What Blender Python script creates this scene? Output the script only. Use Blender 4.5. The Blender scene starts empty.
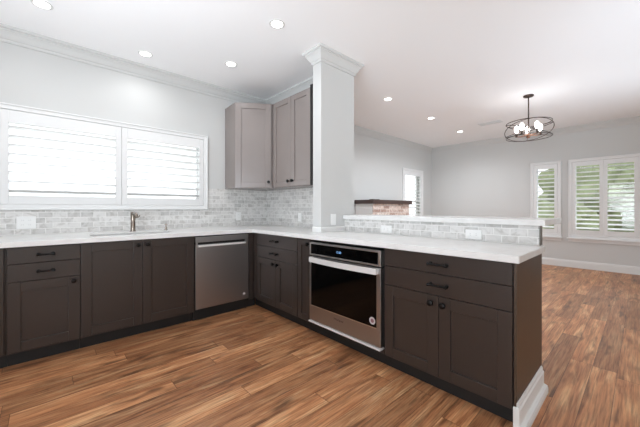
import bpy, bmesh, math, random
from mathutils import Vector, Matrix
random.seed(4)
PI = math.pi
SC = bpy.context.scene
COL = SC.collection

# ------------------------------------------------------------------ camera
cd = bpy.data.cameras.new('camera'); cam = bpy.data.objects.new('camera', cd); COL.objects.link(cam)
cam.location = (-1.75, -3.04, 1.157); cam.rotation_euler = (PI/2, 0, math.radians(-42.69))
cd.sensor_width = 36; cd.lens = 297.3/640*36; cd.shift_y = -5.35/640; cd.clip_start = .05
SC.camera = cam
# ------------------------------------------------------------------ world, lights, exposure
WORLD = 1.8; DOORFILL = 8; SIDE = 72; FARW = 60; SINKW = 40; SPOT = 10; EXPO = 0.0
w = bpy.data.worlds.new('sky'); SC.world = w; w.use_nodes = True
w.node_tree.nodes['Background'].inputs[0].default_value = (.93, .97, 1, 1)
w.node_tree.nodes['Background'].inputs[1].default_value = WORLD
vs = SC.view_settings; vs.view_transform = 'Standard'; vs.look = 'None'; vs.gamma = 1; vs.use_curve_mapping = False; vs.exposure = EXPO

def area(name, loc, rot, sx, sy, power, col=(1, 1, 1), spread=180):
    l = bpy.data.lights.new(name, 'AREA'); l.shape = 'RECTANGLE'; l.size = sx; l.size_y = sy; l.energy = power; l.color = col
    l.spread = math.radians(spread)
    o = bpy.data.objects.new(name, l); COL.objects.link(o); o.location = loc; o.rotation_euler = rot; return o
COOL = (.86, .94, 1.03)
H = 2.743; XL, XR, YB, YW = -3.9, 5.806, -6.8, .77
def aim(o, d): o.rotation_euler = Vector(d).to_track_quat('-Z', 'Y').to_euler(); return o
aim(area('added_door_fill', (-1.3, YB-.25, 1.1), (0, 0, 0), 3.0, 2.1, DOORFILL, COOL), (0, 1, .7))  # fill light added behind the camera, outside an unseen door
aim(area('added_door_fill', (3.2, YB-.25, 1.1), (0, 0, 0), 3.0, 2.1, DOORFILL, COOL), (0, 1, .7))  # second added fill, at the other unseen door
aim(area('added_side_fill', (XL-.25, -3.2, 1.3), (0, 0, 0), 2.6, 2.0, SIDE, COOL), (1, .3, .35))  # fill added outside an unseen side window, lights the room from the left
aim(area('daylight_far_window', (XR+.6, -2.4, .1), (0, 0, 0), 1.6, .8, FARW, COOL), (-.7, 0, 1))
aim(area('daylight_sink_window', (-1.6, YW+.6, .7), (0, 0, 0), 2.6, .7, SINKW, COOL), (0, -.7, 1))
# fill lights added beside and behind the viewpoint to brighten the ceiling
for p_, d_, e_ in (((-3.2, -1.6, 1.1), (.5, .2, 1), 14), ((-3.3, -2.8, 1.2), (.8, .6, .6), 37), ((1.0, -4.4, 1.2), (.55, .8, .6), 18), ((3.4, -4.4, 1.2), (.12, 1, .5), 12)):
    aim(area('added_bounce_fill', p_, (0, 0, 0), 1.2, 1.2, e_, COOL if p_[0] < 0 else (.79, .93, 1.06), 100), d_)

# ------------------------------------------------------------------ materials
def nt(name):
    m = bpy.data.materials.new(name); m.use_nodes = True
    return m, m.node_tree.nodes, m.node_tree.links, m.node_tree.nodes['Principled BSDF']
def lin(c):
    return tuple(((x/255)/12.92 if x/255 <= .04045 else ((x/255+.055)/1.055)**2.4) for x in c)+(1,)
def paint(name, c, rough=.5, metal=0, spec=.5, bump=0, bscale=200, coat=0, var=0):
    m, N, L, b = nt(name)
    b.inputs['Base Color'].default_value = lin(c); b.inputs['Roughness'].default_value = rough
    b.inputs['Metallic'].default_value = metal; b.inputs['Specular IOR Level'].default_value = spec
    b.inputs['Coat Weight'].default_value = coat
    tc = N.new('ShaderNodeTexCoord'); no = N.new('ShaderNodeTexNoise'); no.inputs['Scale'].default_value = bscale
    L.new(tc.outputs['Object'], no.inputs['Vector'])
    if bump:
        bp = N.new('ShaderNodeBump'); bp.inputs['Strength'].default_value = bump; bp.inputs['Distance'].default_value = .002
        L.new(no.outputs['Fac'], bp.inputs['Height']); L.new(bp.outputs['Normal'], b.inputs['Normal'])
    if var:
        n2 = N.new('ShaderNodeTexNoise'); n2.inputs['Scale'].default_value = 3; L.new(tc.outputs['Object'], n2.inputs['Vector'])
        mx = N.new('ShaderNodeMix'); mx.data_type = 'RGBA'
        mx.inputs[6].default_value = tuple(x*(1-var) for x in lin(c)[:3])+(1,); mx.inputs[7].default_value = tuple(min(1, x*(1+var)) for x in lin(c)[:3])+(1,)
        L.new(n2.outputs['Fac'], mx.inputs[0]); L.new(mx.outputs[2], b.inputs['Base Color'])
    return m
def emit(name, c, s):
    m, N, L, b = nt(name); b.inputs['Base Color'].default_value = c; b.inputs['Emission Color'].default_value = c; b.inputs['Emission Strength'].default_value = s
    return m
def math_(N, L, op, a, b=None):
    n = N.new('ShaderNodeMath'); n.operation = op
    for i, v in enumerate((a, b)):
        if v is None: continue
        if isinstance(v, (int, float)): n.inputs[i].default_value = v
        else: L.new(v, n.inputs[i])
    return n.outputs[0]
def ramp(N, L, fac, stops):
    r = N.new('ShaderNodeValToRGB'); e = r.color_ramp.elements
    while len(e) < len(stops): e.new(.5)
    for k, (p, c) in enumerate(stops): e[k].position = p; e[k].color = lin(c)
    L.new(fac, r.inputs[0]); return r.outputs[0]
def mixc(N, L, fac, a, b, mode='MIX'):
    m = N.new('ShaderNodeMix'); m.data_type = 'RGBA'; m.blend_type = mode
    for i, v in ((0, fac), (6, a), (7, b)):
        if isinstance(v, (int, float, tuple)): m.inputs[i].default_value = v
        else: L.new(v, m.inputs[i])
    return m.outputs[2]
def grid_cells(N, L, u, v, cw, ch, rnd=True):
    """running bond: returns row, col, fractional u, fractional v, row hash"""
    row = math_(N, L, 'FLOOR', math_(N, L, 'DIVIDE', v, ch))
    fv = math_(N, L, 'FRACT', math_(N, L, 'DIVIDE', v, ch))
    if rnd:
        wn = N.new('ShaderNodeTexWhiteNoise'); wn.noise_dimensions = '1D'; L.new(row, wn.inputs['W']); off = wn.outputs['Value']
    else:
        off = math_(N, L, 'MULTIPLY', math_(N, L, 'MODULO', math_(N, L, 'ADD', row, 1000.), 2.), .5)
    uu = math_(N, L, 'ADD', math_(N, L, 'DIVIDE', u, cw), off)
    return row, math_(N, L, 'FLOOR', uu), math_(N, L, 'FRACT', uu), fv
def edge_mask(N, L, f, wdt):   # 1 near the cell border
    a = math_(N, L, 'LESS_THAN', f, wdt); b = math_(N, L, 'GREATER_THAN', f, 1-wdt)
    return math_(N, L, 'MAXIMUM', a, b)
def cellrand(N, L, row, col):
    cv = N.new('ShaderNodeCombineXYZ'); L.new(row, cv.inputs[0]); L.new(col, cv.inputs[1])
    wn = N.new('ShaderNodeTexWhiteNoise'); wn.noise_dimensions = '3D'; L.new(cv.outputs[0], wn.inputs['Vector'])
    return wn.outputs['Value'], wn.outputs['Color']

def floor_mat():
    m, N, L, b = nt('wood_planks')
    g = N.new('ShaderNodeTexCoord'); s = N.new('ShaderNodeSeparateXYZ'); L.new(g.outputs['Object'], s.inputs[0])
    row, col, fu, fv = grid_cells(N, L, s.outputs[0], s.outputs[1], 1.25, .127)
    r, rc = cellrand(N, L, row, col)
    # grain coordinates shifted per plank
    cv = N.new('ShaderNodeCombineXYZ'); L.new(math_(N, L, 'MULTIPLY', s.outputs[0], 1.0), cv.inputs[0])
    L.new(math_(N, L, 'MULTIPLY', s.outputs[1], 9.0), cv.inputs[1]); L.new(math_(N, L, 'MULTIPLY', r, 37.), cv.inputs[2])
    n1 = N.new('ShaderNodeTexNoise'); n1.inputs['Scale'].default_value = 1.7; n1.inputs['Detail'].default_value = 6; n1.inputs['Roughness'].default_value = .62; n1.inputs['Distortion'].default_value = .8
    L.new(cv.outputs[0], n1.inputs['Vector'])
    c1 = ramp(N, L, n1.outputs['Fac'], [(.26, (148, 92, 62)), (.40, (194, 132, 91)), (.54, (216, 156, 110)), (.68, (238, 190, 142))])
    cv2 = N.new('ShaderNodeCombineXYZ'); L.new(math_(N, L, 'MULTIPLY', s.outputs[0], 3.0), cv2.inputs[0])
    L.new(math_(N, L, 'MULTIPLY', s.outputs[1], 70.), cv2.inputs[1]); L.new(math_(N, L, 'MULTIPLY', r, 11.), cv2.inputs[2])
    n2 = N.new('ShaderNodeTexNoise'); n2.inputs['Scale'].default_value = 1.6; n2.inputs['Detail'].default_value = 4; L.new(cv2.outputs[0], n2.inputs['Vector'])
    c2 = ramp(N, L, n2.outputs['Fac'], [(.3, (190, 190, 190)), (.6, (255, 255, 255))])
    c = mixc(N, L, 1., c1, c2, 'MULTIPLY')
    c3 = ramp(N, L, r, [(0, (200, 196, 194)), (.5, (232, 229, 226)), (1, (255, 252, 248))])
    c = mixc(N, L, 1., c, c3, 'MULTIPLY')
    # dark knots and mineral streaks
    cv3 = N.new('ShaderNodeCombineXYZ'); L.new(math_(N, L, 'MULTIPLY', s.outputs[0], 1.6), cv3.inputs[0])
    L.new(math_(N, L, 'MULTIPLY', s.outputs[1], 7.), cv3.inputs[1]); L.new(math_(N, L, 'MULTIPLY', r, 53.), cv3.inputs[2])
    n3 = N.new('ShaderNodeTexNoise'); n3.inputs['Scale'].default_value = 1.9; n3.inputs['Detail'].default_value = 2; L.new(cv3.outputs[0], n3.inputs['Vector'])
    kn = ramp(N, L, n3.outputs['Fac'], [(.57, (0, 0, 0)), (.70, (255, 255, 255))])
    c = mixc(N, L, math_(N, L, 'MULTIPLY', kn, .6), c, lin((62, 38, 28)))
    sm = math_(N, L, 'MAXIMUM', edge_mask(N, L, fv, .012), edge_mask(N, L, fu, .0015))
    c = mixc(N, L, math_(N, L, 'MULTIPLY', sm, .6), c, lin((50, 30, 22)))
    L.new(c, b.inputs['Base Color'])
    b.inputs['Roughness'].default_value = .38; b.inputs['Specular IOR Level'].default_value = .4
    bp = N.new('ShaderNodeBump'); bp.inputs['Strength'].default_value = .25; bp.inputs['Distance'].default_value = .002
    L.new(math_(N, L, 'SUBTRACT', n2.outputs['Fac'], sm), bp.inputs['Height']); L.new(bp.outputs['Normal'], b.inputs['Normal'])
    return m
def tile_mat(name, axis):
    m, N, L, b = nt(name)
    g = N.new('ShaderNodeTexCoord'); s = N.new('ShaderNodeSeparateXYZ'); L.new(g.outputs['Object'], s.inputs[0])
    z = math_(N, L, 'ADD', s.outputs[2], -.916)
    row, col, fu, fv = grid_cells(N, L, s.outputs[axis], z, .103, .0505, False)
    r, rc = cellrand(N, L, row, col)
    base = ramp(N, L, r, [(0, (200, 198, 195)), (.3, (215, 213, 210)), (1, (228, 226, 223))])
    n = N.new('ShaderNodeTexNoise'); n.inputs['Scale'].default_value = 13; n.inputs['Detail'].default_value = 6; n.inputs['Distortion'].default_value = 1.6
    va = N.new('ShaderNodeVectorMath'); va.operation = 'ADD'; vm = N.new('ShaderNodeVectorMath'); vm.operation = 'SCALE'; vm.inputs['Scale'].default_value = 5
    L.new(rc, vm.inputs[0]); L.new(g.outputs['Object'], va.inputs[0]); L.new(vm.outputs[0], va.inputs[1]); L.new(va.outputs[0], n.inputs['Vector'])
    ve = ramp(N, L, n.outputs['Fac'], [(.36, (224, 223, 221)), (.5, (246, 246, 246)), (.7, (255, 255, 255))])
    c = mixc(N, L, 1., base, ve, 'MULTIPLY')
    e = math_(N, L, 'MAXIMUM', edge_mask(N, L, fu, .02), edge_mask(N, L, fv, .045))
    c = mixc(N, L, e, c, lin((235, 234, 231)))
    L.new(c, b.inputs['Base Color']); b.inputs['Roughness'].default_value = .32
    bp = N.new('ShaderNodeBump'); bp.inputs['Strength'].default_value = .5; bp.inputs['Distance'].default_value = .002; bp.invert = True
    L.new(e, bp.inputs['Height']); L.new(bp.outputs['Normal'], b.inputs['Normal'])
    return m
def brick_mat():
    m, N, L, b = nt('painted_red_brick')
    g = N.new('ShaderNodeTexCoord'); s = N.new('ShaderNodeSeparateXYZ'); L.new(g.outputs['Object'], s.inputs[0])
    row, col, fu, fv = grid_cells(N, L, s.outputs[0], s.outputs[2], .2, .067, False)
    r, rc = cellrand(N, L, row, col)
    base = ramp(N, L, r, [(0, (176, 148, 136)), (.3, (212, 188, 176)), (.75, (226, 208, 198)), (1, (238, 228, 220))])
    n = N.new('ShaderNodeTexNoise'); n.inputs['Scale'].default_value = 25; n.inputs['Detail'].default_value = 4; L.new(g.outputs['Object'], n.inputs['Vector'])
    c = mixc(N, L, 1., base, ramp(N, L, n.outputs['Fac'], [(.35, (200, 190, 186)), (.6, (255, 255, 255))]), 'MULTIPLY')
    e = math_(N, L, 'MAXIMUM', edge_mask(N, L, fu, .03), edge_mask(N, L, fv, .09))
    c = mixc(N, L, e, c, lin((206, 196, 188)))
    L.new(c, b.inputs['Base Color']); b.inputs['Roughness'].default_value = .85
    return m
def quartz_mat():
    m, N, L, b = nt('white_quartz')
    g = N.new('ShaderNodeTexCoord'); n = N.new('ShaderNodeTexNoise'); n.inputs['Scale'].default_value = 5; n.inputs['Detail'].default_value = 8; n.inputs['Distortion'].default_value = 2
    L.new(g.outputs['Object'], n.inputs['Vector'])
    L.new(ramp(N, L, n.outputs['Fac'], [(.3, (221, 220, 218)), (.5, (226, 225, 223)), (.7, (230, 230, 228))]), b.inputs['Base Color'])
    b.inputs['Roughness'].default_value = .25
    return m
def steel_mat(name, c=(168, 164, 160), rough=.3, ax=2):
    m, N, L, b = nt(name)
    g = N.new('ShaderNodeTexCoord'); mp = N.new('ShaderNodeMapping')
    mp.inputs['Scale'].default_value = (1, 1, 300) if ax == 2 else (40, 40, 1)
    n = N.new('ShaderNodeTexNoise'); n.inputs['Scale'].default_value = 3
    L.new(g.outputs['Object'], mp.inputs[0]); L.new(mp.outputs[0], n.inputs['Vector'])
    rr = N.new('ShaderNodeMapRange'); rr.inputs['To Min'].default_value = rough-.01; rr.inputs['To Max'].default_value = rough+.02
    L.new(n.outputs['Fac'], rr.inputs['Value']); L.new(rr.outputs[0], b.inputs['Roughness'])
    b.inputs['Base Color'].default_value = lin(c); b.inputs['Metallic'].default_value = 1
    return m
def glass_mat(name, tint=(1, 1, 1, 1), gl=.06):
    m, N, L, b = nt(name); N.remove(b)
    out = N['Material Output']; t = N.new('ShaderNodeBsdfTransparent'); t.inputs[0].default_value = tint
    g = N.new('ShaderNodeBsdfGlossy'); g.inputs['Roughness'].default_value = .02
    mx = N.new('ShaderNodeMixShader'); mx.inputs[0].default_value = gl
    L.new(t.outputs[0], mx.inputs[1]); L.new(g.outputs[0], mx.inputs[2]); L.new(mx.outputs[0], out.inputs[0])
    return m

M = dict(
    wall=paint('grey_wall_paint', (204, 204, 202), .9, bump=.08, bscale=90),
    ceil=paint('white_ceiling_paint', (248, 248, 248), .95, bump=.2, bscale=60),
    trim=paint('white_trim_paint', (222, 222, 220), .45),
    shut=paint('white_shutter_paint', (228, 228, 227), .4),
    cab=paint('taupe_grey_cabinet_paint', (53, 45, 41), .3, spec=.5, var=.06),
    upcab=paint('light_taupe_upper_cabinet', (136, 127, 123), .27, spec=.5, var=.04),  # lighter taupe than the base cabinets
    toe=paint('dark_toe_kick_paint', (22, 20, 19), .6),
    black=paint('matte_black_metal', (20, 19, 19), .35, .6),
    bronze=paint('dark_bronze', (72, 60, 54), .4, .7),
    arm=paint('warm_bronze', (150, 110, 88), .35, .6),
    quartz=quartz_mat(), floor=floor_mat(),
    tilex=tile_mat('marble_subway_tile_x', 0), tiley=tile_mat('marble_subway_tile_y', 1),
    brick=brick_mat(),
    steel=steel_mat('brushed_stainless', (170, 168, 168), .34, 0), steelb=steel_mat('satin_nickel', (150, 140, 130), .25),
    hbright=paint('satin_handle_metal', (228, 226, 224), .38, .3),
    basin=steel_mat('basin_steel', (104, 98, 92), .35),
    bright=steel_mat('bright_stainless', (225, 223, 220), .28),
    oglass=paint('black_oven_glass', (4, 4, 4), .07, spec=.25),
    glass=glass_mat('window_glass'), bulbglass=glass_mat('clear_bulb_glass', gl=.12),
    plate=paint('white_plastic', (236, 236, 234), .35),
    slot=paint('dark_slot', (165, 163, 161), .6),
    mantel=paint('dark_stained_mantel_wood', (70, 52, 46), .35, var=.1),
    white=paint('painted_brick_side', (236, 237, 236), .7),
    lens=emit('downlight_lens', (1, .98, .95, 1), 9),
    bulb=emit('lit_bulb', (1, .96, .9, 1), 7),
    disp=emit('oven_display', (.25, .5, .9, 1), .35),
    sticker=paint('round_sticker', (190, 180, 180), .5), stickerd=paint('sticker_print', (120, 80, 84), .5),
    dtext=paint('grey_print', (88, 82, 80), .5),
    leaf=paint('hedge_leaves', (140, 150, 112), .7, bump=1, bscale=8, var=.5),
    bark=paint('tree_bark', (92, 76, 62), .8),
    ground=paint('pale_ground', (170, 172, 150), .9, var=.2),
    siding=paint('pale_siding', (200, 198, 190), .8),
)
# ------------------------------------------------------------------ mesh helpers
class MB:
    def __init__(s): s.bm = bmesh.new()
    def box(s, a, b, bev=0, mat=None):
        a, b = [min(x, y) for x, y in zip(a, b)], [max(x, y) for x, y in zip(a, b)]
        vs_ = [s.bm.verts.new((x, y, z)) for x in (a[0], b[0]) for y in (a[1], b[1]) for z in (a[2], b[2])]
        fs = [s.bm.faces.new([vs_[i] for i in q]) for q in ((0, 1, 3, 2), (4, 6, 7, 5), (0, 4, 5, 1), (2, 3, 7, 6), (0, 2, 6, 4), (1, 5, 7, 3))]
        if bev:
            es = {e for f in fs for e in f.edges}
            r = bmesh.ops.bevel(s.bm, geom=list(es), offset=bev, segments=2, affect='EDGES', profile=.5)
            vs_ = list({v for f in r['faces'] for v in f.verts} | {v for v in vs_ if v.is_valid})
        if mat: bmesh.ops.transform(s.bm, matrix=mat, verts=[v for v in vs_ if v.is_valid])
        return s
    def tube(s, pts, r, n=10, closed=False, caps=True):
        pts = [Vector(p) for p in pts]; rings = []; k = len(pts)
        rr = r if isinstance(r, (list, tuple)) else [r]*k
        prev = None
        for i, p in enumerate(pts):
            if closed: d = pts[(i+1) % k]-pts[i-1]
            else: d = (pts[min(i+1, k-1)]-pts[max(i-1, 0)])
            d.normalize()
            if prev is None:
                up = Vector((0, 0, 1)) if abs(d.z) < .9 else Vector((1, 0, 0)); a = d.cross(up).normalized()
            else: a = (prev-d*prev.dot(d)).normalized()
            prev = a; c = d.cross(a)
            rings.append([s.bm.verts.new(p+(a*math.cos(2*PI*j/n)+c*math.sin(2*PI*j/n))*rr[i]) for j in range(n)])
        for i in range(k if closed else k-1):
            A, B = rings[i], rings[(i+1) % k]
            sh = 0
            if closed and i == k-1:
                sh = min(range(n), key=lambda q: (A[0].co-B[q].co).length)
            for j in range(n): s.bm.faces.new((A[j], A[(j+1) % n], B[(j+1+sh) % n], B[(j+sh) % n]))
        if not closed and caps: s.bm.faces.new(rings[0][::-1]); s.bm.faces.new(rings[-1])
        return s
    def lathe(s, prof, c=(0, 0, 0), n=24, mat=None, caps=True):
        rings = [[s.bm.verts.new((r*math.cos(2*PI*j/n)+c[0], r*math.sin(2*PI*j/n)+c[1], z+c[2])) for j in range(n)] for r, z in prof]
        if mat: bmesh.ops.transform(s.bm, matrix=mat, verts=[v for q in rings for v in q])
        for A, B in zip(rings, rings[1:]):
            for j in range(n): s.bm.faces.new((A[j], A[(j+1) % n], B[(j+1) % n], B[j]))
        if caps: s.bm.faces.new(rings[0][::-1]); s.bm.faces.new(rings[-1])
        return s
    def prism(s, poly, z0, z1):
        a = [s.bm.verts.new((x, y, z0)) for x, y in poly]; b = [s.bm.verts.new((x, y, z1)) for x, y in poly]; n = len(poly)
        s.bm.faces.new(a[::-1]); s.bm.faces.new(b)
        for i in range(n): s.bm.faces.new((a[i], a[(i+1) % n], b[(i+1) % n], b[i]))
        return s
    def sweep(s, path, prof, closed=True):
        """profile (d inward from the wall, z) carried round a polyline with mitred corners; room on the left"""
        n = len(path); P = [Vector(p) for p in path]; rings = []
        for i in range(n):
            e0 = (P[i]-P[i-1]).normalized() if (closed or i > 0) else None
            e1 = (P[(i+1) % n]-P[i]).normalized() if (closed or i < n-1) else None
            e0 = e0 or e1; e1 = e1 or e0
            n0 = Vector((-e0.y, e0.x)); n1 = Vector((-e1.y, e1.x)); m = (n0+n1); m = m/(m.dot(n0))
            rings.append([s.bm.verts.new((P[i].x+m.x*d, P[i].y+m.y*d, z)) for d, z in prof])
        k = len(prof)
        for i in range(n if closed else n-1):
            A, B = rings[i], rings[(i+1) % n]
            for j in range(k): s.bm.faces.new((A[j], A[(j+1) % k], B[(j+1) % k], B[j]))
        if not closed: s.bm.faces.new(rings[0]); s.bm.faces.new(rings[-1][::-1])
        return s
    def build(s, name, mat, parent=None, smooth=False, loc=None, origin=None):
        if origin is not None:
            for v in s.bm.verts: v.co -= Vector(origin)
            loc = origin
        bmesh.ops.recalc_face_normals(s.bm, faces=s.bm.faces)
        me = bpy.data.meshes.new(name); s.bm.to_mesh(me); s.bm.free(); me.materials.append(mat)
        if smooth:
            for p in me.polygons: p.use_smooth = True
            me.set_sharp_from_angle(angle=math.radians(40))
        o = bpy.data.objects.new(name, me); COL.objects.link(o)
        if parent: o.parent = parent
        if loc is not None: o.location = loc
        return o
def tag(o, label=None, cat=None, group=None, kind=None):
    if label: o['label'] = label
    if cat: o['category'] = cat
    if group: o['group'] = group
    if kind: o['kind'] = kind
    return o
def thing(name, loc, rz, label, cat, group=None):
    o = bpy.data.objects.new(name, None); COL.objects.link(o); o.location = loc; o.rotation_euler = (0, 0, rz); o.empty_display_size = .1
    return tag(o, label, cat, group)
def struct(name, mb, mat, smooth=False): return tag(mb.build(name, mat, smooth=smooth), kind='structure')
def dup(root, parent=None):
    r = root.copy(); COL.objects.link(r)
    if parent: r.parent = parent
    for ch in root.children: dup(ch, r)
    return r
def wall_with_holes(mb, axis, pos, th, u0, u1, z0, z1, holes):
    """axis 'y': wall spans x, at y=pos..pos+th ; axis 'x': spans y"""
    us = sorted({u0, u1, *[h[0] for h in holes], *[h[1] for h in holes]}); zs = sorted({z0, z1, *[h[2] for h in holes], *[h[3] for h in holes]})
    for a, b in zip(us, us[1:]):
        for c, d in zip(zs, zs[1:]):
            um, zm = (a+b)/2, (c+d)/2
            if any(h[0] < um < h[1] and h[2] < zm < h[3] for h in holes): continue
            if axis == 'y': mb.box((a, pos, c), (b, pos+th, d))
            else: mb.box((pos, a, c), (pos+th, b, d))
    return mb
RZ = lambda a: Matrix.Rotation(a, 4, 'Z')

# ------------------------------------------------------------------ room shell
struct('floor', MB().box((XL-.1, YB-.1, -.08), (XR+.1, YW+.1, 0)), M['floor'])
struct('ceiling', MB().box((XL-.1, YB-.1, H), (XR+.1, YW+.1, H+.1)), M['ceil'])
W1 = (-3.0, -.27, 1.19, 2.03)       # sink window opening
W2 = (4.44, 5.26, .62, 2.05)        # far room, side wall
W3 = (-1.89, -1.49, .64, 2.05)      # far wall narrow window
W4 = (-3.0, -2.11, .64, 2.05)       # far wall double window
struct('wall_back', wall_with_holes(MB(), 'y', YW, .16, XL-.1, XR+.16, 0, H, [W1, W2]), M['wall'])
struct('wall_right', wall_with_holes(MB(), 'x', XR, .16, YB-.1, YW, 0, H, [W3, W4]), M['wall'])
PD1 = (-2.8, .2, 0.02, 2.15); PD2 = (1.7, 4.7, 0.02, 2.15)
struct('wall_front', wall_with_holes(MB(), 'y', YB-.16, .16, XL-.1, XR+.16, 0, H, [PD1, PD2]), M['wall'])
SW = (-4.5, -1.9, .3, 2.3)
struct('wall_left', wall_with_holes(MB(), 'x', XL-.16, .16, YB, YW, 0, H, [SW]), M['wall'])
COLX0, COLX1, COLY0, COLY1 = .265, .764, -.872, -.75
struct('wall_partition', MB().box((.69, COLY1, 0), (COLX1, YW, H)), M['wall'])
struct('wall_column', MB().box((COLX0, COLY0, 0), (COLX1, COLY1, H)), M['wall'])
struct('wall_peninsula', MB().box((.618, -2.588, 0), (.655, COLY0, 1.042)), M['wall'])
# unseen sliding doors and side window, added to let light in
for i, (a, b, z0, z1) in enumerate((PD1, PD2)):
    f = MB()
    for x in (a+.03, (a+b)/2, b-.03): f.box((x-.03, YB-.12, z0), (x+.03, YB-.04, z1))
    f.box((a, YB-.12, z0), (b, YB-.04, z0+.06)); f.box((a, YB-.12, z1-.06), (b, YB-.04, z1))
    d = struct('door_%d' % (i+1), f, M['trim'])
    MB().box((a+.06, YB-.085, z0+.06), (b-.06, YB-.08, z1-.06)).build('glass_pane', M['glass'], d)
f = MB(); a, b, z0, z1 = SW
for y in (a+.03, (a+b)/2, b-.03): f.box((XL-.12, y-.03, z0), (XL-.04, y+.03, z1))
f.box((XL-.12, a, z0), (XL-.04, b, z0+.06)); f.box((XL-.12, a, z1-.06), (XL-.04, b, z1))
d = struct('window_5', f, M['trim']); MB().box((XL-.085, a+.06, z0+.06), (XL-.08, b-.06, z1-.06)).build('glass_pane', M['glass'], d)

# crown moulding round the whole ceiling
room = [(XL, YB), (XR, YB), (XR, YW), (COLX1, YW), (COLX1, COLY0), (COLX0, COLY0), (COLX0, COLY1), (.69, COLY1), (.69, YW), (XL, YW)]
cp = [(0, H-.125), (.010, H-.125), (.013, H-.112), (.013, H-.100), (.020, H-.096), (.030, H-.080), (.042, H-.058), (.056, H-.042), (.064, H-.036), (.064, H-.026), (.078, H-.020), (.080, H-.008), (.080, H), (0, H)]
struct('trim_1', MB().sweep(room, cp), paint('crown_paint', (203, 203, 201), .6))
bp_ = [(0, 0), (.014, 0), (.014, .11), (.010, .118), (.010, .130), (.004, .140), (0, .140)]
struct('baseboard_right', MB().sweep([(XR, YB), (XR, YW-.02)], bp_, False), M['trim'])
struct('baseboard_back', MB().sweep([(XR-.02, YW), (COLX1, YW), (COLX1, COLY0), (.66, COLY0)], bp_, False), M['trim'])

# ------------------------------------------------------------------ outside
struct('ground', MB().box((-30, -40, -.5), (40, 40, -.35)), M['ground'])
def shrub(name, loc, sx, sy, sz, label, cat):
    bm = bmesh.new(); bmesh.ops.create_icosphere(bm, subdivisions=4, radius=1)
    for v in bm.verts:
        n = v.co.normalized(); k = 1+.12*math.sin(n.x*9+loc[1])*math.cos(n.z*8)+.09*math.sin(n.y*17+n.z*13)+random.uniform(-.06, .06)
        v.co = Vector((n.x*sx*k, n.y*sy*k, n.z*sz*k+sz))
    mb = MB(); mb.bm.free(); mb.bm = bm
    t = thing(name, loc, 0, label, cat, 'greenery outside the far windows')
    mb.build('foliage', M['leaf'], t); MB().lathe([(.1, 0), (.08, .5)], n=8).build('stem', M['bark'], t)
shrub('shrub', (10.2, -1.0, -.35), 1.0, 1.3, .85, 'green rounded shrub seen through the narrow far window', 'shrub')
shrub('shrub', (10.6, -3.9, -.35), 1.1, 1.0, .6, 'low green shrub seen through the double far window', 'shrub')
shrub('tree', (13.5, -1.9, -.35), 1.4, 1.7, 1.9, 'green leafy tree outside behind the double far window', 'tree')
shrub('tree', (13.5, 2.5, -.35), 1.5, 1.5, 1.8, 'green leafy tree outside the far room corner', 'tree')

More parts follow.
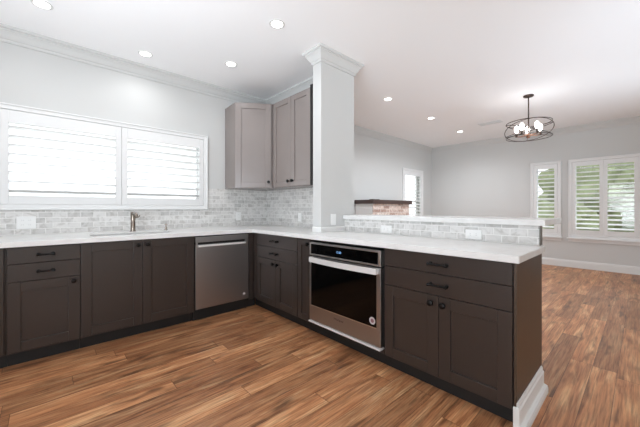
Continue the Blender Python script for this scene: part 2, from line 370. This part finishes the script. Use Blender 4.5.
# ------------------------------------------------------------------ windows and shutters
def to_wall(side):
    # local: x along wall (to the viewer's right), y into the wall (outwards), z up
    return Matrix.Translation((0, YW, 0)) if side == 'back' else Matrix.Translation((XR, 0, 0)) @ RZ(-PI/2)
def window(n, side, x0, x1, z0, z1, panels, pitch, tilt, sill, label, casing=.055):
    """panels: list of (x0,x1) in local x ; opening x0..x1"""
    mt = to_wall(side); rz = 0 if side == 'back' else -PI/2
    # window unit in the wall: sash bars and glass
    def bb(mb, a, b, bev=0): return mb.box(a, b, bev, mt)
    f = MB(); bb(f, (x0, .09, z0), (x0+.05, .13, z1)); bb(f, (x1-.05, .09, z0), (x1, .13, z1)); bb(f, (x0, .09, z0), (x1, .13, z0+.05)); bb(f, (x0, .09, z1-.05), (x1, .13, z1))
    for k in range(1, len(panels)):
        xm = (panels[k-1][1]+panels[k][0])/2; bb(f, (xm-.03, .09, z0), (xm+.03, .13, z1))
    if side != 'back' or sill: bb(f, (x0, .095, (z0+z1)/2-.02), (x1, .125, (z0+z1)/2+.02))
    w_ = struct('window_%d' % n, f, M['trim'])
    g = MB(); bb(g, (x0+.05, .108, z0+.05), (x1-.05, .112, z1-.05)); g.build('glass_pane', M['glass'], w_)
    # shutter
    c = mt @ Vector(((x0+x1)/2, 0, z0)); t = thing('plantation_shutter', c, rz, label, 'shutter'); o = Vector(((x0+x1)/2, 0, z0))
    def lb(mb, a, b, bev=0.002): return mb.box(Vector(a)-o, Vector(b)-o, bev)
    fr = MB(); cw = casing
    fr.sweep([(x0-o.x, z0-o.z), (x1-o.x, z0-o.z), (x1-o.x, z1-o.z), (x0-o.x, z1-o.z)], [(.0, -.001), (.0, -.018), (-.004, -.022), (-cw+.014, -.022), (-cw+.012, -.032), (-cw+.002, -.032), (-cw, -.028), (-cw, -.001)])
    bmesh.ops.transform(fr.bm, matrix=Matrix(((1, 0, 0, 0), (0, 0, 1, 0), (0, 1, 0, 0), (0, 0, 0, 1))), verts=fr.bm.verts)
    fr.build('frame', M['shut'], t)
    if sill:
        s = MB(); lb(s, (x0-cw-.02, -.06, z0-cw-.022), (x1+cw+.02, -.001, z0-cw-.0005), .004); lb(s, (x0-cw, -.018, z0-cw-.08), (x1+cw, -.001, z0-cw-.022)); s.build('sill', M['shut'], t)
    st = .052
    for (a, b, rb, rt_) in panels:
        p = MB(); za, zb = z0+.003, z1-.003
        lb(p, (a, -.018, za), (a+st, .014, zb)); lb(p, (b-st, -.018, za), (b, .014, zb)); lb(p, (a+st, -.018, za), (b-st, .014, rb)); lb(p, (a+st, -.018, rt_), (b-st, .014, zb))
        pn = p.build('shutter_panel', M['shut'], t)
        lv = MB(); nl = max(2, round((rt_-rb)/pitch)); pp = (rt_-rb)/nl; hw = pp*.53
        for k in range(nl):
            zc = rb+pp*(k+.5); prof = []
            for q in range(10):
                an = 2*PI*q/10; prof.append((hw*math.cos(an), .006*math.sin(an)))
            ca, sa = math.cos(tilt), math.sin(tilt)
            A = [lv.bm.verts.new(Vector((a+st+.001, u*ca-v*sa-.002, zc+u*sa+v*ca))-o) for u, v in prof]
            B = [lv.bm.verts.new(Vector((b-st-.001, u*ca-v*sa-.002, zc+u*sa+v*ca))-o) for u, v in prof]
            for j in range(10): lv.bm.faces.new((A[j], A[(j+1) % 10], B[(j+1) % 10], B[j]))
            lv.bm.faces.new(A); lv.bm.faces.new(B)
        lv.build('louvers', M['shut'], pn)
        for zz in (za+.12, zb-.12): lb(MB(), (a+.001, -.0235, zz-.03), (a+.007, -.0185, zz+.03), .001).build('hinge', M['shut'], pn)
    return t
TB = math.radians(18); TS = math.radians(-15)
window(1, 'back', -3.0, -.27, 1.19, 2.03, [(-2.997, -2.047, 1.27, 1.915), (-2.043, -1.152, 1.27, 1.915), (-1.149, -.273, 1.27, 1.915)], .08, TS, False, 'wide white three-panel shutter over the sink counter', .05)
window(2, 'back', 4.44, 5.26, .62, 2.05, [(4.443, 5.257, .72, 1.95)], .083, TB, True, 'white shutter behind the brick fireplace on the left far wall')
# on the far wall local x = -(y)
window(3, 'right', 1.49, 1.89, .64, 2.05, [(1.493, 1.887, .735, 1.96)], .083, TB, True, 'narrow single-panel white shutter left of the double one on the far wall')
window(4, 'right', 2.11, 3.0, .64, 2.05, [(2.113, 2.553, .735, 1.965), (2.557, 2.997, .735, 1.965)], .083, TB, True, 'double-panel white shutter at the right edge of the far wall')

# ------------------------------------------------------------------ backsplashes
T = .009
bs = MB(); bs.box((XL+.001, YW-T, .9145), (.69, YW-.0005, 1.137)); bs.box((-.215, YW-T, 1.137), (.69, YW-.0005, 1.412))
tag(bs.build('backsplash', M['tilex']), 'grey marble subway tile backsplash behind the sink and below the wide shutter', 'backsplash')
tag(MB().box((.69-T, COLY1+.001, .9145), (.6895, YW-T-.0005, 1.412)).build('backsplash', M['tiley']), 'marble subway tile backsplash under the two-door wall cabinet, left of the column', 'backsplash')
tag(MB().box((.609, -2.585, .9145), (.6175, COLY0-.001, 1.042)).build('backsplash', M['tiley']), 'low strip of marble subway tile below the raised bar ledge', 'backsplash')
struct('trim_2', MB().box((.600, -2.594, .9145), (.655, -2.5885, 1.042)), paint('grey_end_strip', (112, 108, 102), .4, .5))  # dark grey strip over the half wall's end face
ct = [(COLX0, COLY0), (COLX0, COLY1)]
struct('trim_3', MB().sweep([(.600, COLY0), (COLX0, COLY0), (COLX0, COLY1-.002)], [(0, .9145), (.014, .9145), (.014, .958), (.008, .968), (0, .968)], False), M['trim'])

# ------------------------------------------------------------------ countertop (one slab, with the sink cut-out)
def slab(name, cells_in, xs, ys, z0, z1, mat, bev=.003):
    bm = bmesh.new(); V = {}
    def gv(x, y):
        if (x, y) not in V: V[(x, y)] = bm.verts.new((x, y, z0))
        return V[(x, y)]
    for a, b in zip(xs, xs[1:]):
        for c, d in zip(ys, ys[1:]):
            if cells_in((a+b)/2, (c+d)/2): bm.faces.new((gv(a, c), gv(b, c), gv(b, d), gv(a, d)))
    r = bmesh.ops.extrude_face_region(bm, geom=bm.faces[:]); bmesh.ops.translate(bm, vec=(0, 0, z1-z0), verts=[v for v in r['geom'] if isinstance(v, bmesh.types.BMVert)])
    bmesh.ops.recalc_face_normals(bm, faces=bm.faces)
    es = [e for e in bm.edges if len(e.link_faces) == 2 and e.calc_face_angle(0) > 1]
    bmesh.ops.bevel(bm, geom=es, offset=bev, segments=2, affect='EDGES')
    mb = MB(); mb.bm.free(); mb.bm = bm
    return mb.build(name, mat, origin=((xs[0]+xs[-1])/2, (ys[0]+ys[-1])/2, z0))
SX0, SX1, SY0, SY1 = -1.46, -.79, .17, .40
def inside(x, y):
    if SX0 < x < SX1 and SY0 < y < SY1: return False
    if y > 0: return x < .6885
    if x < 0: return False
    if y < COLY0-.001: return x < .606
    if y < COLY1+.001: return x < COLX0-.001
    return x < .6885
tag(slab('countertop', inside, [XL+.002, SX0, SX1, 0, COLX0-.001, .606, .6885], [-2.62, COLY0-.001, COLY1+.001, 0, SY0, SY1, YW-.001], .876, .914, M['quartz']),
    'white quartz L-shaped countertop over the dark cabinets', 'countertop')
tag(MB().box((.578, -2.622, 1.0425), (1.12, COLY0-.0015, 1.081), .003).build('bar_ledge', M['quartz'], origin=None), 'raised white quartz bar ledge along the back of the peninsula', 'bar top')

# ------------------------------------------------------------------ cabinets
def door_mesh(x0, x1, z0, z1, rail=.07, y=0, th=.02):
    m = MB()
    m.box((x0, y, z0), (x0+rail, y+th, z1), .0022); m.box((x1-rail, y, z0), (x1, y+th, z1), .0022)
    m.box((x0+rail, y, z0), (x1-rail, y+th, z0+rail), .0035); m.box((x0+rail, y, z1-rail), (x1-rail, y+th, z1), .0022)
    # bevelled step to the recessed panel
    s = .004
    a, b, c, d = x0+rail, x1-rail, z0+rail, z1-rail
    m.box((a-.002, y+.012, c-.002), (b+.002, y+th-.002, d+.002))
    return m
def knob_mesh(x, z, y=0):
    # axis along -y
    mt = Matrix.Translation((x, y, z)) @ Matrix.Rotation(PI/2, 4, 'X')
    return MB().lathe([(.008, -.0005), (.008, .010), (.016, .014), (.0195, .021), (.018, .029), (.011, .032)], n=16, mat=mt)
def pull_mesh(x0, x1, z, y=0):
    m = MB(); r = .0065
    for x in (x0+.012, x1-.012):
        m.lathe([(.013, -.0005), (.013, .004), (.0085, .008), (.0085, .030)], n=12, mat=Matrix.Translation((x, y, z)) @ Matrix.Rotation(PI/2, 4, 'X'))
    m.tube([(x0, y-.030, z), (x0+.006, y-.030, z), (x0+.02, y-.030, z), (x1-.02, y-.030, z), (x1-.006, y-.030, z), (x1, y-.030, z)], [.0085, .0115, r, r, .0115, .0085], 10)
    return m
ZB, ZT = .114, .868
def base_cab(loc, rz, wd, depth, label, doors=(), drawers=(), ends=(True, True), group=None, toe=True, face_bottom=True, name='base_cabinet', body=True):
    """doors: (x0,x1,z0,z1,knob_x,knob_z) ; drawers: (x0,x1,z0,z1,pull_center,pull_w). local origin: left front bottom corner at door face"""
    t = thing(name, loc, rz, label, 'cabinet', group)
    b = MB(); y0 = .0215
    b.box((.0005, y0, .10), (.018, depth, .873)); b.box((wd-.018, y0, .10), (wd-.0005, depth, .873)); b.box((.018, y0, .10), (wd-.018, depth, .118)); b.box((.018, depth-.012, .118), (wd-.018, depth, .873))
    b.box((.018, y0, .855), (wd-.018, y0+.018, .873))
    b.build('body', M['cab'], t)
    if toe: MB().box((.0005, .078, 0), (wd-.0005, .095, .0995)).build('toe_kick', M['toe'], t)
    for (x0, x1, z0, z1, kx, kz) in doors:
        d = door_mesh(x0, x1, z0, z1, .07 if x1-x0 > .25 else .055).build('door', M['cab'], t)
        knob_mesh(kx, kz).build('knob', M['black'], d, True)
    for (x0, x1, z0, z1, pc, pw) in drawers:
        d = MB().box((x0, 0, z0), (x1, .02, z1), .0015).build('drawer', M['cab'], t)
        pull_mesh(pc-pw/2, pc+pw/2, (z0+z1)/2).build('handle', M['black'], d, True)
    return t
FY = .025
D1, D2 = .752, .622
def BX(x): return (x, FY, 0)
g2 = .0015
# left of frame
xl = -2.58; wd = -1.956-xl
base_cab(BX(xl), 0, wd, .70, 'dark taupe base cabinet cut by the left edge of the frame', doors=[(g2, wd-.012, ZB, ZT, .05, .80)])
wd = 1.956-1.545
base_cab(BX(-1.956), 0, wd, .70, 'dark taupe base cabinet with two drawers over one door, leftmost full cabinet',
         doors=[(g2+.002, wd-.003, ZB, D2-.004, wd-.043, .583)], drawers=[(g2+.002, wd-.003, D2, D1-.004, wd/2+.002, .105), (g2+.002, wd-.003, D1, ZT, wd/2+.002, .105)])
wd = 1.545-.645; c = 1.545-1.105
base_cab(BX(-1.545), 0, wd, .70, 'dark taupe sink base cabinet with two tall doors', doors=[(.003, c-g2, ZB, ZT, c-.038, .828), (c+g2, wd-.003, ZB, ZT, c+.036, .828)])
# corner unit: only its narrow fillers show
t = thing('corner_cabinet', (0, FY, 0), 0, 'dark taupe corner cabinet, a narrow filler strip right of the dishwasher', 'cabinet')
b = MB(); b.box((-.031, .0, ZB), (.022, .02, ZT+.004)); b.box((.0255, -.062, ZB), (.0445, -.002, ZT+.004)); b.build('filler', M['cab'], t)
b = MB(); b.box((-.031, .0215, .10), (-.015, .70, .872)); b.box((-.015, .68, .10), (.64, .70, .872)); b.box((-.015, .0215, .10), (.64, .68, .118)); b.box((.045, -.062, .10), (.62, -.046, .872)); b.build('body', M['cab'], t)
b = MB(); b.box((-.031, .078, 0), (.085, .095, .0995)); b.box((.103, -.062, 0), (.12, .078, .0995)); b.build('toe_kick', M['toe'], t)
# right run; local x runs toward the camera (-Y), depth toward +X
R = -PI/2; FXX = .025
def RY(y): return (FXX, y, 0)
wd = .795-.039
y0 = -.039
c = .431-.039
base_cab(RY(y0), R, wd, .23, 'dark taupe base cabinet with two drawers over two narrow doors, right of the dishwasher corner',
         doors=[(.003, c-g2, ZB, D2-.016, c-.045, .562), (c+g2, wd-.003, ZB, D2-.016, c+.036, .562)],
         drawers=[(.003, wd-.003, D2-.012, D1-.014, c-.01, .115), (.003, wd-.003, D1-.010, ZT, c-.01, .115)])
wd = .990-.7965
base_cab(RY(-.7965), R, wd, .23, 'narrow single-door dark base cabinet immediately left of the oven', doors=[(.003, wd-.003, ZB, ZT, wd-.03, .825)])
# oven housing
t = thing('oven_cabinet', RY(-.991), R, 'dark taupe housing cabinet around the built-in oven', 'cabinet'); wd = .80
b = MB(); b.box((.0005, .0215, .10), (.012, .575, .873)); b.box((wd-.012, .0215, .10), (wd-.0005, .575, .873)); b.box((.012, .0215, .10), (wd-.012, .575, .118)); b.box((.012, .565, .118), (wd-.012, .575, .873)); b.box((.012, .0215, .862), (wd-.012, .04, .873))
b.build('body', M['toe'], t)
MB().box((.0005, .0, .114), (wd-.0005, .0205, .142)).build('rail', M['cab'], t)
MB().box((.0005, .078, 0), (wd-.0005, .095, .0995)).build('toe_kick', M['toe'], t)
wd = 2.588-1.792; c = 2.190-1.792
base_cab(RY(-1.792), R, wd, .575, 'wide dark base cabinet right of the oven with two long drawers over two doors',
         doors=[(.003, c-g2, ZB, D2-.008, c-.045, .568), (c+g2, wd-.004, ZB, D2-.008, c+.032, .568)],
         drawers=[(.003, wd-.004, D2-.004, D1-.004, c, .125), (.003, wd-.004, D1, ZT+.002, c, .125)])
# end panel with white base
tag(MB().box((.030, -2.602, 0), (.594, -2.5895, .8745), .001).build('end_panel', paint('brown_end_panel', (68, 53, 40), .4, var=.06)), 'dark brown finished panel closing the end of the peninsula', 'panel')
eb = MB().sweep([(.022, -2.603), (.566, -2.603)][::-1], [(0, 0), (.038, 0), (.038, .030), (.034, .044), (.018, .050), (.016, .054), (.016, .125), (.010, .132), (.010, .146), (.004, .156), (0, .156)], False)
struct('baseboard_peninsula', eb, M['trim'])
struct('trim_4', MB().box((.012, -2.618, 0), (.0215, -2.590, .138), .001), M['trim'])

# ------------------------------------------------------------------ oven
t = thing('wall_oven', (.0, -1.004, .148), R, 'built-in stainless oven with black glass door in the peninsula', 'oven'); W = .774; zo = .148
def ob(mb, a, b, bev=0.001): return mb.box((a[0], a[1], a[2]-zo), (b[0], b[1], b[2]-zo), bev)
bd = MB(); ob(bd, (.012, .046, .15), (W-.012, .55, .85), 0); bd.build('body', M['toe'], t)
fr = MB(); ob(fr, (0, .0, .738), (.016, .045, .852)); ob(fr, (W-.022, .0, .738), (W, .045, .852)); ob(fr, (.016, .0, .838), (W-.022, .045, .852)); ob(fr, (.016, .0, .738), (W-.022, .045, .750)); fr.build('frame', M['bright'], t)
cp_ = MB(); ob(cp_, (.0165, .002, .7505), (W-.0225, .044, .8375)); cpo = cp_.build('control_panel', M['oglass'], t)
dr = MB(); ob(dr, (0, .0, .158), (W, .045, .290), .002); ob(dr, (0, .0, .29), (.018, .045, .728)); ob(dr, (W-.036, .0, .29), (W, .045, .728)); ob(dr, (.018, .0, .70), (W-.036, .045, .728)); dro = dr.build('door', M['steel'], t)
gl = MB(); ob(gl, (.0185, .003, .2905), (W-.0365, .04, .6995)); gl.build('glass_panel', M['oglass'], dro)
ln = MB(); ob(ln, (.0185, -.0005, .286), (W-.0365, .002, .2915), 0); ln.build('glass_edge', M['bright'], dro)
hd = MB()
n = 14
for k in range(n):   # broad bowed handle
    u0, u1 = k/n, (k+1)/n; 
    def yy(u): return -.030-.022*math.sin(PI*u)
    x0_, x1_ = .026+u0*(W-.05), .026+u1*(W-.05)
    zz0, zz1 = .682-zo, .724-zo
    A = [hd.bm.verts.new(p) for p in ((x0_, yy(u0), zz0), (x0_, yy(u0), zz1), (x0_, yy(u0)+.014, zz1), (x0_, yy(u0)+.014, zz0))]
    B = [hd.bm.verts.new(p) for p in ((x1_, yy(u1), zz0), (x1_, yy(u1), zz1), (x1_, yy(u1)+.014, zz1), (x1_, yy(u1)+.014, zz0))]
    for j in range(4): hd.bm.faces.new((A[j], A[(j+1) % 4], B[(j+1) % 4], B[j]))
    if k == 0: hd.bm.faces.new(A)
    if k == n-1: hd.bm.faces.new(B)
bmesh.ops.remove_doubles(hd.bm, verts=hd.bm.verts, dist=.0001)
ob(hd, (.026, -.030, .684), (.048, .001, .722)); ob(hd, (W-.040, -.030, .684), (W-.018, .001, .722))
hd.build('handle', M['hbright'], dro)
bt = MB(); ob(bt, (-.002, -.012, .140), (W+.002, .045, .153), .002); bt.build('bottom_trim', M['hbright'], t)
def text(s, size, mat, parent, loc, name, rot=(PI/2, 0, 0)):
    c = bpy.data.curves.new(name, 'FONT'); c.body = s; c.size = size; c.align_x = 'CENTER'; c.align_y = 'CENTER'; c.extrude = .0003
    o = bpy.data.objects.new(name, c); COL.objects.link(o); dg = bpy.context.evaluated_depsgraph_get()
    me = bpy.data.meshes.new_from_object(o.evaluated_get(dg)); bpy.data.objects.remove(o); me.materials.append(mat)
    q = bpy.data.objects.new(name, me); COL.objects.link(q); q.parent = parent; q.location = loc; q.rotation_euler = rot; return q
text('12:00', .026, M['disp'], cpo, (.36, .0012, .794-zo), 'display')
text('Whirlpool', .026, M['dtext'], dro, (.36, -.001, .245-zo), 'lettering')
sx = W-.075; mt = Matrix.Translation((sx, .0026, .335-zo)) @ Matrix.Rotation(PI/2, 4, 'X')
st = MB().lathe([(.027, 0), (.027, .0006)], n=28, mat=mt).build('sticker', M['sticker'], dro)
MB().lathe([(.015, .0007), (.015, .001)], n=20, mat=mt).build('print', M['stickerd'], st)

# ------------------------------------------------------------------ dishwasher
t = thing('dishwasher', (-.6425, FY, 0), 0, 'stainless steel dishwasher between the sink cabinet and the corner', 'dishwasher'); W = .607
MB().box((.006, .03, .10), (W-.006, .60, .865)).build('body', M['toe'], t)
dp = MB(); dp.box((.006, -.004, .125), (W-.005, .028, .782), .003); dp.box((.006, -.004, .806), (W-.005, .028, .862), .003); dp.box((.006, -.004, .782), (.028, .012, .806)); dp.box((W-.045, -.004, .782), (W-.005, .012, .806))
dpo = dp.build('door', M['steel'], t); MB().box((.006, .0125, .783), (W-.005, .028, .805)).build('recess', M['toe'], dpo)  # near-black recess back paints in the shadow above the handle
MB().box((.030, -.024, .758), (W-.050, -.0045, .778), .004).build('handle', M['hbright'], dpo)
MB().box((.0, .06, .0), (W, .08, .12)).build('toe_kick', M['toe'], t)
MB().lathe([(.016, 0), (.016, .0008)], n=24, mat=Matrix.Translation((W-.062, -.0045, .190)) @ Matrix.Rotation(PI/2, 4, 'X')).build('badge', M['sticker'], dpo)

# ------------------------------------------------------------------ sink, faucet, soap dispenser
t = thing('sink', ((SX0+SX1)/2, (SY0+SY1)/2, .68), 0, 'undermount stainless steel sink in the counter below the window', 'sink')
s = MB(); hx, hy = (SX1-SX0)/2+.004, (SY1-SY0)/2+.004; zt = .1955
s.box((-hx, -hy, 0), (hx, hy, .003)); s.box((-hx-.003, -hy-.003, 0), (-hx, hy+.003, zt)); s.box((hx, -hy-.003, 0), (hx+.003, hy+.003, zt)); s.box((-hx, -hy-.003, 0), (hx, -hy, zt)); s.box((-hx, hy, 0), (hx, hy+.003, zt))
s.build('basin', M['basin'], t); MB().lathe([(.04, .0032), (.04, .006), (.02, .006)], n=20).build('drain', M['bright'], t)
t = thing('faucet', (-1.081, .56, .9142), 0, 'short brushed nickel faucet standing behind the sink', 'faucet')
MB().lathe([(.029, 0), (.029, .006), (.0225, .009), (.0215, .10), (.0185, .104), (.0185, .112), (.0225, .116), (.0225, .198), (.018, .206)], n=24).build('body', M['steelb'], t, True)
sp = MB(); sp.tube([(0, -.01, .18), (0, -.06, .188), (0, -.12, .186), (0, -.155, .176), (0, -.165, .155)], [.015, .015, .0145, .0145, .014], 14); sp.build('spout', M['steelb'], t, True)
MB().tube([(.016, 0, .145), (.035, 0, .146), (.045, -.002, .148), (.058, -.006, .158), (.060, -.008, .172)], [.009, .009, .006, .005, .004], 10).build('handle', M['steelb'], t, True)
t = thing('soap_dispenser', (-.765, .56, .9142), 0, 'small nickel soap pump right of the faucet', 'soap dispenser')
MB().lathe([(.02, 0), (.02, .004), (.012, .007), (.011, .035), (.006, .037), (.006, .055), (.013, .057), (.013, .066), (.008, .069)], n=18).build('body', M['steelb'], t, True)
MB().tube([(0, -.008, .061), (0, -.035, .062), (0, -.05, .056)], [.005, .005, .0045], 8).build('nozzle', M['steelb'], t, True)

# ------------------------------------------------------------------ wall cabinets
UZ0, UZ1 = 1.412, 2.488
t = thing('corner_wall_cabinet', (.34, .47, UZ0), 0, 'taupe diagonal corner wall cabinet with one tall door', 'cabinet')
O = Vector((.34, .47, UZ0))
poly = [(.02, YW-.012), (.0, .432), (.38, .173), (.678, .173), (.678, YW-.012)]
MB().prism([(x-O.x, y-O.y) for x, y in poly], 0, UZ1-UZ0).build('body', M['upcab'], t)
A = Vector((.0, .432)); B = Vector((.38, .173)); dv = (B-A); Ln = dv.length; ang = math.atan2(dv.y, dv.x)
dm = door_mesh(.006, Ln-.012, .004, UZ1-UZ0-.004, .07, -.021, .02)
mt = Matrix.Translation((A.x-O.x, A.y-O.y, 0)) @ RZ(ang)
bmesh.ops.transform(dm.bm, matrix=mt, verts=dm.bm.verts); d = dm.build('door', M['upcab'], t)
k = knob_mesh(Ln-.045, .075, -.021); bmesh.ops.transform(k.bm, matrix=mt, verts=k.bm.verts); k.build('knob', M['black'], d, True)
t = thing('wall_cabinet', (.38, .150, UZ0), R, 'taupe two-door wall cabinet between the corner cabinet and the column', 'cabinet'); WD = .150+.612
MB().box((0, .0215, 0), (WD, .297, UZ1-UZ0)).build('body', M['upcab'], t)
c = .150+.221
for (a, b, kx) in ((.0015, c-g2, c-.04), (c+g2, .150+.572, c+.04)):
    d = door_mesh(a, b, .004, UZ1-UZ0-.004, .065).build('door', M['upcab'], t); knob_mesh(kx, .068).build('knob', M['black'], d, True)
MB().box((WD-.036, -.004, -.004), (WD, .021, UZ1-UZ0+.02)).build('end_filler', M['toe'], t)

# ------------------------------------------------------------------ outlets and switches
def plate(loc, rz, w_, h_, kind, label, gangs=1):
    t = thing('wall_outlet' if kind == 'outlet' else 'light_switch', loc, rz, label, 'outlet' if kind == 'outlet' else 'switch')
    MB().box((-w_/2, -.006, -h_/2), (w_/2, -.0003, h_/2), .002).build('plate', M['plate'], t)
    hor = w_ > h_ and gangs == 1
    for g in range(gangs):
        cx_ = (g-(gangs-1)/2)*.046
        if kind == 'switch': MB().box((cx_-.016, -.0085, -.033), (cx_+.016, -.0062, .033), .001).build('rocker', M['plate'], t)
        else:
            for s_ in (-.021, .021):
                c_ = (s_, 0) if hor else (cx_, s_)
                sk = MB().box((c_[0]-.014, -.0080, c_[1]-.014), (c_[0]+.014, -.0062, c_[1]+.014), .001).build('socket', M['plate'], t)
                sl = MB()
                for q in (-.006, .006):
                    if hor: sl.box((c_[0]-.004, -.0084, c_[1]+q-.001), (c_[0]+.004, -.0081, c_[1]+q+.001))
                    else: sl.box((c_[0]+q-.001, -.0084, c_[1]-.004), (c_[0]+q+.001, -.0081, c_[1]+.004))
                sl.build('slots', M['slot'], sk)
yt = YW-T-.0003
plate((-1.880, yt, 1.026), 0, .128, .112, 'outlet', 'white double outlet plate on tile below the wide shutter, left of the faucet', 2)
plate((.214, yt, 1.045), 0, .072, .115, 'outlet', 'white upright outlet on tile under the diagonal corner cabinet')
plate((.69-T-.0003, -.022, 1.040), R, .072, .115, 'outlet', 'white upright outlet on tile under the two-door wall cabinet')
plate((.435, COLY0-.0003, 1.040), 0, .072, .115, 'switch', 'white rocker switch on the front of the grey column')
plate((.609-.0003, -1.407, .958), R, .114, .070, 'outlet', 'white sideways outlet below the bar ledge, the one nearer the column')
plate((.609-.0003, -2.182, .960), R, .114, .070, 'outlet', 'white sideways outlet below the bar ledge, the one nearer the peninsula end')

# ------------------------------------------------------------------ fireplace in the far room
FX0, FX1, FYF = 2.69, 3.94, .33
t = thing('fireplace', ((FX0+FX1)/2, FYF, 0), 0, 'low brick fireplace with white side and dark mantel against the far left wall', 'fireplace')
ox = (FX0+FX1)/2
MB().box((FX0-ox, .012, 0), (FX1-ox, YW-FYF-.016, 1.24)).build('surround', M['white'], t)
b = MB(); b.box((FX0-ox+.002, 0, 0), (-.35, .0115, 1.24)); b.box((.35, 0, 0), (FX1-ox, .0115, 1.24)); b.box((-.35, 0, .62), (.35, .0115, 1.24)); b.build('brick_face', M['brick'], t)
MB().box((-.35, .004, .0), (.35, .0115, .62)).build('firebox', M['toe'], t)
MB().box((FX0-ox-.03, -.03, 1.2405), (FX1-ox+.08, YW-FYF-.016, 1.315), .004).build('mantel_shelf', M['mantel'], t)
tag(MB().box((2.86, .42, 1.3155), (3.02, .55, 1.330), .004).build('tray', M['black']), 'small flat dark object lying on the fireplace mantel', 'tray')

# ------------------------------------------------------------------ ceiling lights
def downlight(x, y, label, power=SPOT):
    t = thing('recessed_light', (x, y, H-.0005), 0, label, 'ceiling light', 'recessed ceiling downlights')
    MB().lathe([(.066, 0), (.067, -.003), (.056, -.005), (.047, -.003)], n=28, caps=False).build('trim_ring', M['trim'], t, True)
    MB().lathe([(.0485, -.002), (.0485, -.004)], n=28).build('lens', M['lens'], t)
    l = bpy.data.lights.new('downlight_lamp', 'SPOT'); l.energy = power; l.spot_size = math.radians(165); l.spot_blend = .9; l.shadow_soft_size = .06; l.color = (.96, .98, 1) if x < 0 else (.92, .97, 1.03)
    o = bpy.data.objects.new('downlight_lamp', l); COL.objects.link(o); o.parent = t; o.location = (0, 0, -.03)
for x, y, lb_ in ((-1.771, .122, 'lit recessed ceiling light at the top left, left of the one by the sink window'),
                  (-.997, .42, 'lit recessed ceiling light close to the wall above the wide shutter'),
                  (-.252, .028, 'lit recessed ceiling light just left of the wall cabinets'),
                  (-.286, -.907, 'lit recessed ceiling light nearest the front, left of the column'),
                  (1.905, -.535, 'lit recessed ceiling light in the far room, nearest the column'),
                  (3.232, -.52, 'lit recessed ceiling light, middle of the three right of the column'),
                  (4.55, -.483, 'lit recessed ceiling light nearest the far corner')):
    downlight(x, y, lb_, SPOT if x < 0 else SPOT*8)
for x, y in ((-1.8, -4.4), (-.3, -4.4), (2.4, -5.2), (4.6, -5.2)): downlight(x, y, 'recessed ceiling light behind the viewpoint', SPOT)

# vent
t = thing('ceiling_vent', (4.33, -1.12, H-.0005), 0, 'white slotted air vent in the ceiling left of the pendant lamp', 'vent')
f = MB(); f.box((-.09, -.19, -.006), (-.07, .19, 0)); f.box((.07, -.19, -.006), (.09, .19, 0)); f.box((-.07, -.19, -.006), (.07, -.17, 0)); f.box((-.07, .17, -.006), (.07, .19, 0)); f.build('frame', M['trim'], t)
f = MB()
for k in range(6): f.box((-.058+k*.02, -.17, -.0055), (-.050+k*.02, .17, -.001))
f.build('slats', M['trim'], t); MB().box((-.07, -.17, -.0009), (.07, .17, -.0001)).build('backing', M['slot'], t)

# pendant
PX, PY = 3.246, -1.954
t = thing('pendant_lamp', (PX, PY, H), 0, 'bronze wire drum pendant lamp with lit bulbs hanging from the ceiling', 'lamp')
MB().lathe([(.062, -.0005), (.064, -.012), (.056, -.020), (.012, -.024)], n=28).build('canopy', M['bronze'], t, True)
MB().tube([(0, 0, -.02), (0, 0, -.575)], .008, 10).build('rod', M['bronze'], t, True)
def ring(r, z, tilt=0, az=0, rr=.006, sq=1.0):
    pts = []
    for k in range(64):
        a = 2*PI*k/64; p = Vector((r*math.cos(a), r*math.sin(a)*sq, 0)); p = Matrix.Rotation(az, 3, 'Z') @ Matrix.Rotation(tilt, 3, 'Y') @ p; pts.append((p.x, p.y, p.z+z))
    return MB().tube(pts, rr, 8, closed=True)
ring(.268, -.385, rr=.0045).build('upper_ring', M['bronze'], t, True)
ring(.268, -.590, rr=.0045).build('lower_ring', M['bronze'], t, True)
for az in (0, 2*PI/3, 4*PI/3): ring(.286, -.4875, math.radians(20.5), az+.5, .0045).build('cross_ring', M['bronze'], t, True)
MB().lathe([(.018, -.54), (.028, -.55), (.028, -.575), (.010, -.60)], n=16).build('hub', M['arm'], t, True)
for k in range(5):
    a = 2*PI*k/5+.3; dx, dy = math.cos(a), math.sin(a)
    ar = MB().tube([(dx*.02, dy*.02, -.56), (dx*.10, dy*.10, -.566), (dx*.14, dy*.14, -.560)], .0065, 8).build('arm', M['arm'], t, True)
    MB().lathe([(.016, -.565), (.016, -.515), (.012, -.51)], (dx*.145, dy*.145, 0), n=14).build('socket', M['bronze'], ar, True)
    bl = MB().lathe([(.010, -.508), (.020, -.49), (.029, -.455), (.026, -.425), (.010, -.402), (.003, -.40)], (dx*.145, dy*.145, 0), n=16).build('bulb', M['bulb'], ar, True)
MB().tube([(0, 0, -.575), (.255, .08, -.59)], .004, 6).build('stay', M['bronze'], t); MB().tube([(0, 0, -.575), (-.255, -.08, -.59)], .004, 6).build('stay', M['bronze'], t)
l = bpy.data.lights.new('pendant_glow', 'POINT'); l.energy = 3; l.shadow_soft_size = .12; l.color = (.96, .97, 1)
o = bpy.data.objects.new('pendant_glow', l); COL.objects.link(o); o.parent = t; o.location = (0, 0, -.45)
